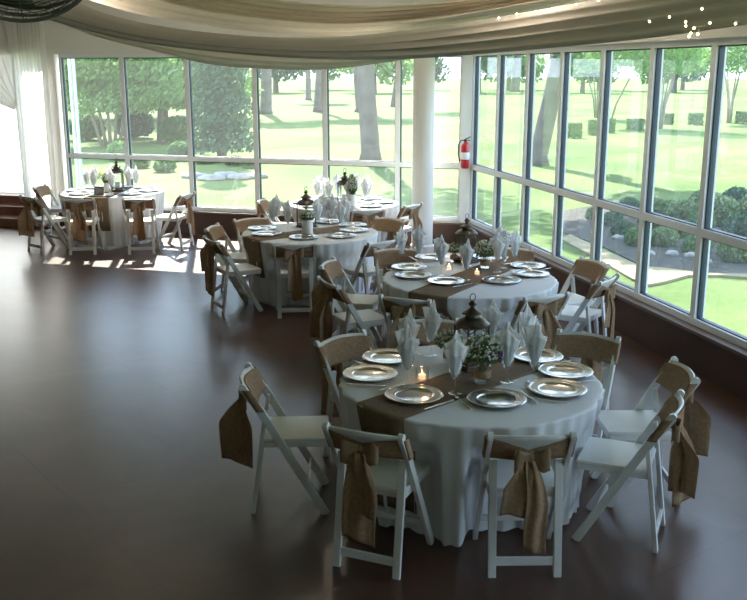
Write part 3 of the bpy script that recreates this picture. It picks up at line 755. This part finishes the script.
# ------------------------------------------------------------------ lanterns
def make_lantern():
    o = empty('metal_lantern'); w = .082
    q = MB(); q.box((0, 0, .008), (.20, .20, .016), bev=.004); q.box((0, 0, .022), (.178, .178, .014), bev=.004)
    for sx_ in (-1, 1):
        for sy_ in (-1, 1): q.lathe([(0, 0), (.010, 0), (.010, .004), (0, .004)], 8, (sx_ * .085, sy_ * .085, 0))
    q.build('base', 'bronze', o)
    q = MB()
    for sx_ in (-1, 1):
        for sy_ in (-1, 1): q.box((sx_ * w, sy_ * w, .155), (.012, .012, .26), bev=.002)
        q.box((sx_ * w, 0, .040), (.008, .16, .012)); q.box((0, sx_ * w, .040), (.16, .008, .012)); q.box((sx_ * w, 0, .272), (.008, .16, .016)); q.box((0, sx_ * w, .272), (.16, .008, .016))
        # scroll shaped arches in the sides
        for ax in (0, 1):
            pts = [((t - .5) * .15, sx_ * w, .235 + .028 * math.sin(t * math.pi)) for t in [k / 10 for k in range(11)]]
            if ax: pts = [(p[1], p[0], p[2]) for p in pts]
            q.tube(pts, .0035, 6)
    q.build('frame', 'bronze', o)
    q = MB()
    for sx_ in (-1, 1): q.box((sx_ * (w - .006), 0, .155), (.002, .15, .22)); q.box((0, sx_ * (w - .006), .155), (.15, .002, .22))
    q.build('glass_side', 'goblet_glass', o)
    q = MB(); q.lathe([(0, .278), (.118, .278), (.120, .286), (.106, .296), (.092, .312), (.070, .322), (.050, .328), (.048, .342), (.072, .348), (.070, .354), (.052, .362), (.034, .374), (.020, .384), (.014, .394), (.026, .404), (.028, .412), (.018, .424), (.008, .432), (0, .436)], 4 * 8, (0, 0, 0))
    q.build('roof', 'bronze', o, 2)
    q = MB(); q.tube([(.022 * math.cos(t), 0, .452 + .024 * math.sin(t)) for t in [k * math.pi / 8 for k in range(16)]], .0032, 6, closed=True); q.build('ring', 'bronze', o, True)
    q = MB(); q.lathe([(0, .029), (.034, .029), (.036, .033), (.036, .14), (.030, .145), (0, .140)], 24); q.build('candle', 'vinyl_white', o, 2)
    return o
lan = make_lantern()
for (i, x, y, s, rz, lab) in [(1, *at(471, 367, .76), .98, .5, 'tall dark bronze lantern in the centre of the nearest table'), (2, *at(466, 262, .76), .98, .6, 'dark bronze lantern on the table by the right windows'),
                              (3, *at(306.5, 227, .76), 1.0, .8, 'dark lantern behind the white vase on the middle table'), (5, *at(118, 191, .76), 1.05, .1, 'slim dark lantern against the bright window on the far table beside the stage curtain'),
                              (4, *at(345, 205, .76), 1.05, .3, 'dark lantern behind white flowers on the table by the back windows')]:
    l = take(lan); l.location = (x, y, ZP - .001); l.rotation_euler = (0, 0, rz); l.scale = (s * .92, s * .92, s)
    tag(l, lab, 'lantern', 'bronze lanterns used as centrepieces')

# ------------------------------------------------------------------ flowers
def leaves(q, c, rx, rz, n, size, r2, flat=False):
    for k in range(n):
        while True:
            p = Vector((r2.uniform(-1, 1), r2.uniform(-1, 1), r2.uniform(-.7, 1)))
            if p.length < 1: break
        p = Vector((p.x * rx, p.y * rx, p.z * rz)) + Vector(c)
        s = size * r2.uniform(.6, 1.3); u = Vector((r2.gauss(0, 1), r2.gauss(0, 1), r2.gauss(0, 1))).normalized(); v = u.orthogonal().normalized()
        w = u.cross(v)
        vs = [q.bm.verts.new(p + v * s), q.bm.verts.new(p + w * s * .5), q.bm.verts.new(p - v * s), q.bm.verts.new(p - w * s * .5)]
        q.bm.faces.new(vs)
def flowers(loc, jar, seed, rx, rz, label, jar_h=.12, jar_r=.045, purple=True, n=1.0):
    r2 = random.Random(seed); o = empty('flower_arrangement', loc)
    h = jar_h; q = MB()
    q.lathe([(0, 0), (jar_r * .9, 0), (jar_r, .008), (jar_r, h * .85), (jar_r * .85, h * .93), (jar_r * .88, h), (jar_r * .84, h), (jar_r * .95, h * .8), (jar_r * .95, .01), (0, .01)], 26)
    v = q.build('vase', jar, o, 2)
    if jar == 'goblet_glass':
        q = MB(); q.lathe([(jar_r + .001, h * .28), (jar_r + .003, h * .3), (jar_r + .003, h * .62), (jar_r + .001, h * .64)], 26); q.build('burlap_band', 'burlap', v, True)
    q = MB()
    for k in range(14):
        a = r2.uniform(0, 6.28); e = r2.uniform(.3, 1); q.tube([(0.01 * math.cos(a), .01 * math.sin(a), h * .15), (jar_r * .5 * math.cos(a), jar_r * .5 * math.sin(a), h), (rx * e * math.cos(a), rx * e * math.sin(a), h + rz * 1.2)], .0018, 5)
    q.build('stems', 'green_leaf', o)
    q = MB(); leaves(q, (0, 0, h + rz * .7), rx, rz, int(620 * n), .018, r2); q.build('foliage', 'green_leaf', o)
    q = MB()
    for k in range(int(360 * n)):
        a = r2.uniform(0, 6.28); e = math.acos(r2.uniform(-.2, 1)); rr = r2.uniform(.75, 1.1)
        p = Vector((rx * rr * math.sin(e) * math.cos(a), rx * rr * math.sin(e) * math.sin(a), h + rz * .7 + rz * rr * math.cos(e)))
        bmesh.ops.create_icosphere(q.bm, subdivisions=1, radius=r2.uniform(.004, .009), matrix=Matrix.Translation(p))
    q.build('white_blooms', 'bloom_white', o)
    if purple:
        for k in range(4):
            a = -1.2 + k * .8; p = Vector((rx * .85 * math.cos(a), -rx * .8, h + rz * (.5 + .3 * (k % 2)))); q = MB()
            for j in range(9): bmesh.ops.create_icosphere(q.bm, subdivisions=1, radius=.009, matrix=Matrix.Translation(p + Vector((r2.uniform(-.012, .012), r2.uniform(-.012, .012), r2.uniform(-.012, .012)))))
            q.build('purple_bloom', 'bloom_purple', o)
    return tag(o, label, 'flowers', 'flower arrangements used as centrepieces')
def P3D(x, y): a = at(x, y, .76); return (a[0], a[1], ZP - .001)
flowers(P3D(482, 382.5), 'goblet_glass', 3, .115, .095, 'loose bouquet of white and purple flowers in a burlap banded jar on the nearest table', .125, .05)
flowers(P3D(449, 362), 'goblet_glass', 4, .085, .06, 'small bunch of white flowers left of the lantern on the nearest table', .10, .035, False, .6)
flowers(P3D(485, 268), 'goblet_glass', 5, .10, .085, 'green and white bouquet right of the lantern on the table by the right windows', .11, .045, False)
flowers(P3D(454, 262), 'goblet_glass', 9, .05, .05, 'small flowers left of the lantern on the table by the right windows', .10, .035, False, .5)
flowers(P3D(307.5, 234.5), 'vinyl_white', 6, .085, .06, 'low flowers in a white vase on the middle table', .17, .062, False)
flowers(P3D(352, 206), 'vinyl_white', 7, .07, .16, 'tall white flowers beside the lantern on the table by the back windows', .16, .05, False, 1.2)
flowers(P3D(107, 192), 'vinyl_white', 8, .06, .09, 'dark leafy bunch left of the lantern on the far table beside the stage curtain', .14, .04, False, .7)
# votive candles
def votive(x, y, label, s=1.0):
    o = empty('votive_candle', P3D(x, y)); w = .036 * s; hh = .075 * s; q = MB()
    q.box((0, 0, .004), (2 * w, 2 * w, .008))
    for sx_ in (-1, 1): q.box((sx_ * w, 0, hh / 2), (.003, 2 * w, hh)); q.box((0, sx_ * w, hh / 2), (2 * w, .003, hh))
    q.build('glass_holder', 'goblet_glass', o)
    q = MB(); q.lathe([(0, .009), (.021, .009), (.021, .034), (0, .033)], 18); q.build('candle', 'candle_wax', o, 2)
    q = MB(); q.lathe([(0, .036), (.004, .041), (.0045, .047), (.002, .056), (0, .062)], 10); q.build('flame', 'flame', o, True)
    ld = bpy.data.lights.new('candle_light', 'POINT'); ld.energy = .07; ld.color = (1, .55, .25); ld.shadow_soft_size = .01
    lo = bpy.data.objects.new('candle_light', ld); COL.objects.link(lo); lo.parent = o; lo.location = (0, 0, .066)
    tag(o, label, 'candle', 'lit votive candles on the tables')
votive(422, 380, 'lit votive candle in a square glass holder on the runner of the nearest table')
votive(477, 275, 'small glowing votive candle beside the lantern on the table by the right windows', .8)
votive(449, 270, 'small votive candle left of the lantern on the table by the right windows', .8)
# picture frames
def photo_frame(x, y, w, h, rz, label):
    o = empty('picture_frame', P3D(x, y), rz); t = R(-12); M = Matrix.Rotation(t, 3, 'X'); q = MB()
    for sx_ in (-1, 1): q.box(M @ Vector((sx_ * (w / 2 - .008), 0, h / 2)) + Vector((0, 0, .003)), (.016, .014, h), M)
    for z in (.008, h - .008): q.box(M @ Vector((0, 0, z)) + Vector((0, 0, .003)), (w - .03, .014, .016), M)
    q.build('frame', 'wire_grey', o)
    q = MB(); q.box(M @ Vector((0, .003, h / 2)) + Vector((0, 0, .003)), (w - .03, .003, h - .03), M); q.build('print', 'photo_print', o)
    q = MB(); q.bar((0, .02, h * .6), (0, h * .42, .002), .03, .004); q.build('easel_back', 'wire_grey', o)
    tag(o, label, 'picture frame', 'small picture frames on the tables')
photo_frame(328, 211, .13, .18, .1, 'upright small picture frame on the table by the back windows')
photo_frame(99, 195, .15, .12, -.2, 'low wide picture frame on the far table beside the stage curtain')

# ------------------------------------------------------------------ outdoors
ZG = -.15
def gpt(x, y): a = at(x, y, ZG); return Vector((a[0], a[1], ZG))
q = MB(); q.box((20, 170, ZG - .1), (700, 380, .2)); lawn = q.build('lawn', 'lawn_grass'); tag(lawn, 'wide sunlit green lawn outside the windows', 'lawn', kind='stuff')
def trunk_mesh(q, pts, rs): q.tube(pts, rs, 12)
def tree(name, loc, trunks, crowns, leafmat, barkmat, label, nleaf, lsize, group=None, seed=0, flare=1.25):
    r2 = random.Random(seed); o = empty(name, loc); q = MB()
    for pts, rs in trunks:
        q.tube([Vector(p) for p in pts], rs, 12)
    q.build('trunk', barkmat, o, True)
    q = MB()
    tot = sum(c[3] ** 2 * c[4] for c in crowns)
    for (cx, cy, cz, rx, rz) in crowns:
        leaves(q, (cx, cy, cz), rx, rz, int(nleaf * rx ** 2 * rz / tot), lsize, r2)
    q.build('foliage', leafmat, o)
    return tag(o, label, 'tree', group)
def pine(px, py, w_px, lean, label, seed, height=11, crowns=None, nl=2600):
    g = gpt(px, py); d = g.length; r = w_px / F * g.y / 2 * 1.02
    pts = [(0, 0, 0), (0, 0, .3), (lean * .25, 0, 2), (lean * .6, 0, 5), (lean, 0, height)]
    tree('pine_tree', g, [(pts, [r * 1.35, r * 1.1, r, r * .85, r * .35])], crowns or [(lean, 0, height - 1, 2.2, 1.5), (lean + .8, .5, height - 3, 1.6, .9), (lean - .9, -.4, height - 2.6, 1.5, .9)], 'leaf_mid', 'bark', label, nl, .16, 'tall pines on the lawn', seed)
pine(370.5, 161, 17, -.45, 'thick grey trunked pine standing closest behind the back windows', 1)
pine(363, 112, 13, -.6, 'pine trunk just left of and behind the thickest pine', 2, 13)
pine(266, 114, 10.5, .3, 'stout pine trunk between the evergreen and the paired trunks', 3, 13)
pine(318, 112, 8, .5, 'straight pine trunk right of a thinner distant trunk', 4, 13)
pine(308.5, 100, 5, 0, 'thin distant pine trunk left of a thicker straight one', 5, 14)
pine(393, 107, 4, 1.0, 'slender distant pine beside the white column', 6, 13)
pine(515, 92, 8, .4, 'distant pine trunk seen through the second right hand window', 7, 15)
pine(538, 165, 17, 1.3, 'pale leaning tree trunk seen through the third right hand window', 8, 9, [(-.9, -4.4, 7.6, 2.5, 1.2), (1.8, -5.2, 7.5, 2.8, 1.2), (4.6, -4.6, 7.6, 3.0, 1.2), (1.6, -2.0, 7.8, 2.8, 1.2), (.6, .6, 7.9, 2.0, 1.0), (.75, .1, 3.0, .55, .9)], 27000)  # high crown clumps shifted off the trunk, out of view, to shade the bed
# evergreen
g = gpt(222, 158); o = empty('evergreen_tree', g); q = MB(); q.tube([(0, 0, 0), (0, 0, 5.2)], [.16, .05], 10); q.build('trunk', 'bark', o)
q = MB(); r2 = random.Random(5)
for k in range(11000):
    z = .25 + 7.0 * r2.random() ** 1.1; rr = (1.12 - .10 * z + .10 * math.sin(z * 5)) * math.sqrt(r2.random()) * 1.0; a = r2.uniform(0, 6.28)
    leaves(q, (rr * math.cos(a), rr * math.sin(a), z), .05, .05, 1, .085, r2)
q.build('foliage', 'leaf_dark', o); tag(o, 'dark green conical evergreen outside the third back window from the left', 'tree')
# broad leafy tree at left and shrubs around
g = gpt(110, 146)
tree('leafy_tree', g, [([(.15 * k - .3, .05 * k, 0), (.3 * k - .6, 0, 1.2), (.6 * k - 1.1, .1, 2.8)], [.07, .055, .03]) for k in range(5)], [(0, 0, 3.6, 2.6, 1.7), (-1.5, .3, 2.6, 1.6, 1.2), (1.4, -.2, 2.5, 1.7, 1.3), (.2, 0, 1.7, 2.0, .7)], 'leaf_bright', 'bark_pale', 'bright green spreading tree with many stems outside the leftmost back window', 17000, .10, None, 11)
g = gpt(160, 140)
tree('leafy_tree', g, [([(0, 0, 0), (.1, 0, 1.5), (.2, 0, 4)], [.14, .11, .06])], [(0, 0, 3.9, 2.5, 1.9), (.9, 0, 2.2, 1.8, 1.2), (-1.0, .3, 1.9, 1.7, 1.1)], 'leaf_mid', 'bark', 'mid green leafy tree outside the second back window from the left', 13000, .11, None, 12)
g = gpt(165, 120)
tree('leafy_tree', g, [([(0, 0, 0), (0, 0, 5)], [.2, .1])], [(0, 0, 4.5, 5.5, 2.8), (-5, 0, 3.2, 4.5, 2.6), (1.0, 1, 1.8, 4.4, 1.7)], 'leaf_bright', 'bark', 'tall leafy tree behind the trees outside the two leftmost back windows', 20000, .20, None, 13)
def shrub(x, y, r_px, hfac, m, label, group, seed, name='round_shrub', n=1500, cat='shrub', leaf=.05, base_y=None):
    g = gpt(x, y); r = r_px / F * g.y; o = empty(name, g); q = MB(); r2 = random.Random(seed); h = r * hfac
    for k in range(n):
        a = r2.uniform(0, 6.28); e = math.acos(r2.uniform(-.75, 1)); rr = r2.uniform(.82, 1.03) if r2.random() < .8 else r2.uniform(.3, .9)
        p = (r * rr * math.sin(e) * math.cos(a), r * rr * math.sin(e) * math.sin(a), h * .9 + h * rr * math.cos(e)); leaves(q, p, .01, .01, 1, leaf, r2)
    bmesh.ops.create_icosphere(q.bm, subdivisions=2, radius=1, matrix=Matrix.Translation((0, 0, h * .85)) @ Matrix.Diagonal((r * .86, r * .86, h * .84, 1)))
    q.build('foliage', m, o)
    q = MB(); q.tube([(0, 0, 0), (0, 0, h * .5)], r * .08, 8); q.build('stem', 'bark', o)
    return tag(o, label, cat, group)
def boxhedge(x, y, w_px, h_px, label, seed):
    g = gpt(x, y); w = w_px / F * g.y; h = h_px / F * g.y * 1.03; o = empty('clipped_hedge', g); q = MB(); r2 = random.Random(seed)
    q.box((0, 0, h / 2 + .03), (w * .92, w * .8, h * .9), bev=w * .12)
    for k in range(900):
        f_ = r2.randrange(3); u, v = r2.uniform(-.5, .5), r2.uniform(-.5, .5); s = r2.choice((-.5, .5))
        p = [(s * w, u * w * .85, h / 2 + v * h), (u * w, s * w * .85, h / 2 + v * h), (u * w, v * w * .85, h)][f_]
        leaves(q, p, .02, .02, 1, .05, r2)
    q.build('foliage', 'leaf_hedge', o); q = MB(); q.tube([(0, 0, 0), (0, 0, h * .4)], .04, 8); q.build('stem', 'bark', o)
    tag(o, label, 'hedge', 'small clipped hedges across the lawn')
for k, (x, y, w_, h_, lab) in enumerate([(574, 138, 13, 14, 'boxy clipped hedge seen alone in the fourth right hand window'), (593, 135, 9, 14, 'clipped hedge half hidden by the window bar right of the lone hedge'), (611, 133, 6, 13, 'narrow clipped hedge under the slim leaning tree'),
                        (635, 130, 14, 10, 'clipped hedge left of the multi stemmed tree'), (668, 124.5, 8, 10, 'clipped hedge touching the multi stemmed tree trunk'), (695, 125, 12, 11, 'clipped hedge between the two multi stemmed trees'), (743, 123.5, 13, 11, 'rightmost clipped hedge at the edge of the view')]):
    boxhedge(x, y, w_, h_, lab, 30 + k)
def myrtle(x, y, label, seed, nst=6, hh=3.3, lean=0, cr=1.0):
    g = gpt(x, y); r2 = random.Random(seed); tr = []
    for k in range(nst):
        a = 2 * math.pi * k / nst + r2.uniform(-.3, .3); e = r2.uniform(.5, 1)
        tr.append(([(.08 * math.cos(a), .08 * math.sin(a), 0), (.22 * e * math.cos(a) + lean * .3, .22 * e * math.sin(a), 1.1), (.75 * e * math.cos(a) + lean, .75 * e * math.sin(a), hh * .8)], [.06, .05, .03]))
    tree('crape_myrtle', g, tr, [(lean, 0, hh, 1.75 * cr, 1.0), (lean - 1.0, 0, hh + .2, 1.2 * cr, .8), (lean + 1.0, .2, hh + .3, 1.2 * cr, .8), (lean, 0, hh + 1.4, 1.5 * cr, .9)], 'leaf_bright', 'bark_pale', label, 4500, .10, 'multi stemmed trees on the right lawn', seed)
myrtle(660, 128.5, 'multi stemmed small tree centred in the second window from the right edge', 51)
myrtle(729, 123, 'multi stemmed small tree in the rightmost window', 52, 8)
myrtle(608, 126, 'slim leaning small tree left of the two multi stemmed trees', 53, 2, 3.6, .5, .9)
myrtle(596, 118, 'leafy small tree whose crown fills the top of the fourth right hand window', 54, 3, 3.3, -.3, .8)
# planting bed, path and bushes near the right windows
def ground_patch(name, pts, z, m, label, cat, kind='stuff'):
    q = MB(); P = [gpt(*p) for p in pts]; lo = [q.bm.verts.new((p.x, p.y, ZG + .002)) for p in P]; hi = [q.bm.verts.new((p.x, p.y, ZG + z)) for p in P]; n = len(P)
    q.bm.faces.new(lo); q.bm.faces.new(hi)
    for i in range(n): q.bm.faces.new((lo[i], lo[(i + 1) % n], hi[(i + 1) % n], hi[i]))
    return tag(q.build(name, m), label, cat, kind=kind)
ground_patch('planting_bed', [(560, 232), (600, 246), (640, 266), (700, 274), (760, 277), (880, 285), (880, 222), (760, 212), (700, 210), (650, 205), (600, 205), (560, 212)], .02, 'mulch', 'dark mulched planting bed outside the right windows', 'planting bed', 'stuff')
p_ = ground_patch('garden_path', [(560, 240), (598, 261), (632, 281), (648, 287), (664, 284), (688, 277.5), (720, 277.5), (890, 289), (890, 286), (760, 276.5), (700, 275), (664, 270), (640, 268), (602, 251), (570, 236)], .035, 'path_tan', 'curving tan path around the planting bed', 'path', 'structure')
bushes = [(682, 224, 15, .85), (718, 226, 19, .85), (757, 226, 20, .9), (663, 246, 13, .75), (697, 254, 14, .7), (735, 262, 17, .75), (638, 246, 13, .75), (612, 226, 10, .7), (655, 212, 9, .8), (770, 240, 18, .9), (628, 215, 10, .9), (594, 220, 8, .8)]
wheres = ['round green bush left of the rightmost window bar', 'large round green bush right of the rightmost window bar', 'round bush at the right edge of the view', 'low bush at the path bend', 'bush in the middle of the planting bed', 'broad low bush above the green strip of lawn', 'low bush left of the path bend', 'bush at the left of the planting bed', 'small bush at the back of the planting bed', 'wide bush beyond the right edge of the view', 'bush behind the low bushes at left of the bed', 'leftmost small bush of the planting bed']
for k, ((x, y, r_, hf), lab) in enumerate(zip(bushes, wheres)):
    shrub(x, y, r_, hf, ('leaf_hedge', 'leaf_mid', 'leaf_dark')[(k + (k > 4)) % 3] if k > 2 else 'leaf_hedge', lab, 'round bushes in the planting bed', 70 + k, leaf=.045, n=2200)
for k, (x, y, r_, hf, lab) in enumerate([(650, 228, 12, .9, 'dark bush between the low bushes at the back left of the bed'), (700, 232, 13, .8, 'dark bush between the two round green bushes'), (738, 238, 15, .8, 'dark bush in front of the large round bush'), (676, 238, 11, .8, 'dark bush in front of the first round green bush'),
                                        (622, 236, 10, .8, 'dark little bush at the left end of the bed'), (668, 218, 10, .9, 'dark bush behind the first round green bush'), (735, 214, 14, 1.0, 'dark bush behind the large round bush'), (700, 214, 12, 1.0, 'dark bush behind and between the two round bushes')]):
    shrub(x, y, r_, hf, ('leaf_dark', 'leaf_mid')[k % 2], lab, 'round bushes in the planting bed', 120 + k, leaf=.045, n=2000)
r2 = random.Random(9)
stone_lab = ['flat grey edging stone at the left of the bed', 'grey stone below the round green bush', 'pale stone near the path bend', 'stone in the middle of the bed', 'pale flat stone at the right of the bed', 'stone beside the rightmost window bar']
for k, (x, y) in enumerate([(618, 240), (672, 256), (648, 256), (690, 258), (726, 262), (705, 264)]):
    g = gpt(x, y); q = MB(); bmesh.ops.create_icosphere(q.bm, subdivisions=3, radius=1)
    for v in q.bm.verts: v.co = Vector((v.co.x * .10, v.co.y * .08, max(-.02, v.co.z * .06))) * (1 + .12 * math.sin(v.co.x * 5 + k) * math.cos(v.co.y * 4 + v.co.z * 3))
    s = q.build('garden_stone', 'stone', smooth=True); s.location = g + Vector((0, 0, .03)); tag(s, stone_lab[k], 'stone', 'stones in the planting bed')
# left garden: yellow bush, low shrubs, pale stones edging
for k, (x, y, r_, lab) in enumerate([(88, 140, 17, 'tall bush low under the bright spreading tree at far left'), (135, 138, 19, 'tall bush between the two leafy trees'), (178, 143, 17, 'tall bush between the leafy trees and the evergreen')]):
    shrub(x, y, r_, .8, ('leaf_mid', 'leaf_dark', 'leaf_mid')[k], lab, 'tall bushes below the left trees', 140 + k, leaf=.09, n=2600)
shrub(92, 178, 9, .55, 'yellow_leaf', 'yellow green bush outside the leftmost back window', None, 90, leaf=.05)
for k, (x, y, r_, hf) in enumerate([(140, 168, 10, .6), (165, 172, 11, .6), (205, 164, 9, .5), (235, 166, 10, .5), (180, 160, 12, .8), (120, 160, 12, .8), (250, 168, 8, .5)]):
    shrub(x, y, r_, hf, ('leaf_hedge', 'leaf_mid', 'leaf_bright')[k % 3], ['low shrub right of the far lantern', 'low shrub in the left garden bed beside the stones', 'shrub at the foot of the evergreen', 'low shrub right of the evergreen foot', 'taller shrub left of the evergreen', 'shrub below the bright spreading tree', 'outermost low shrub right of the evergreen'][k], 'shrubs of the left garden bed', 95 + k, leaf=.05)
for k, (x, y) in enumerate([(196, 178), (212, 180), (226, 177), (240, 179), (254, 178)]):
    g = gpt(x, y); q = MB(); bmesh.ops.create_icosphere(q.bm, subdivisions=3, radius=1)
    for v in q.bm.verts: v.co = Vector((v.co.x * .36, v.co.y * .22, max(-.02, v.co.z * .12))) * (1 + .12 * math.sin(v.co.x * 5 + k) * math.cos(v.co.y * 4 + v.co.z * 3))
    s = q.build('garden_stone', 'stone', smooth=True); s.location = g + Vector((0, 0, .03)); tag(s, ['leftmost', 'second from left', 'middle', 'second from right', 'rightmost'][k] + ' pale stone in the row below the evergreen', 'stone', 'stones edging the left garden bed')
# light blue shuttered wing of the building outside the leftmost window
for k in range(2):
    q = MB(); q.box(PB((6.80, 7.0, 7.17)[k], -.35 - .42 * k, 1.4), (.04, .05, 3.1), Matrix((dB, nB, Vector((0, 0, 1)))).transposed(), .008)
    struct(q.build('trim_%d' % (8 + k), 'blue_trim'))
# distant tree line
pr = []
for k in range(3):
    r2 = random.Random(200 + k); o = empty('distant_tree'); q = MB(); q.tube([(0, 0, 0), (0, 0, 5)], [.4, .2], 8); q.build('trunk', 'bark', o)
    q = MB()
    for j in range(7): leaves(q, (r2.uniform(-3, 3), r2.uniform(-2, 2), r2.uniform(2.6, 8)), r2.uniform(2.3, 3.2), r2.uniform(1.8, 2.5), 330, .42, r2)
    q.build('foliage', ('leaf_mid', 'leaf_bright', 'leaf_dark')[k], o); pr.append(o)
r2 = random.Random(77)
for k in range(26):
    o = take(pr[k % 3]); row = k % 2; X = -66 + k * 6.6 + r2.uniform(-.6, .6); Yy = 124 + 19 * row + r2.uniform(-2, 2)
    o.location = (X, Yy, ZG + .01); o.rotation_euler = (0, 0, r2.uniform(0, 6)); s = r2.uniform(.9, 1.15); o.scale = (s * .92, s * .92, s)
    tag(o, 'distant leafy tree in the tree line at the far end of the lawn', 'tree', 'distant tree line beyond the lawn')
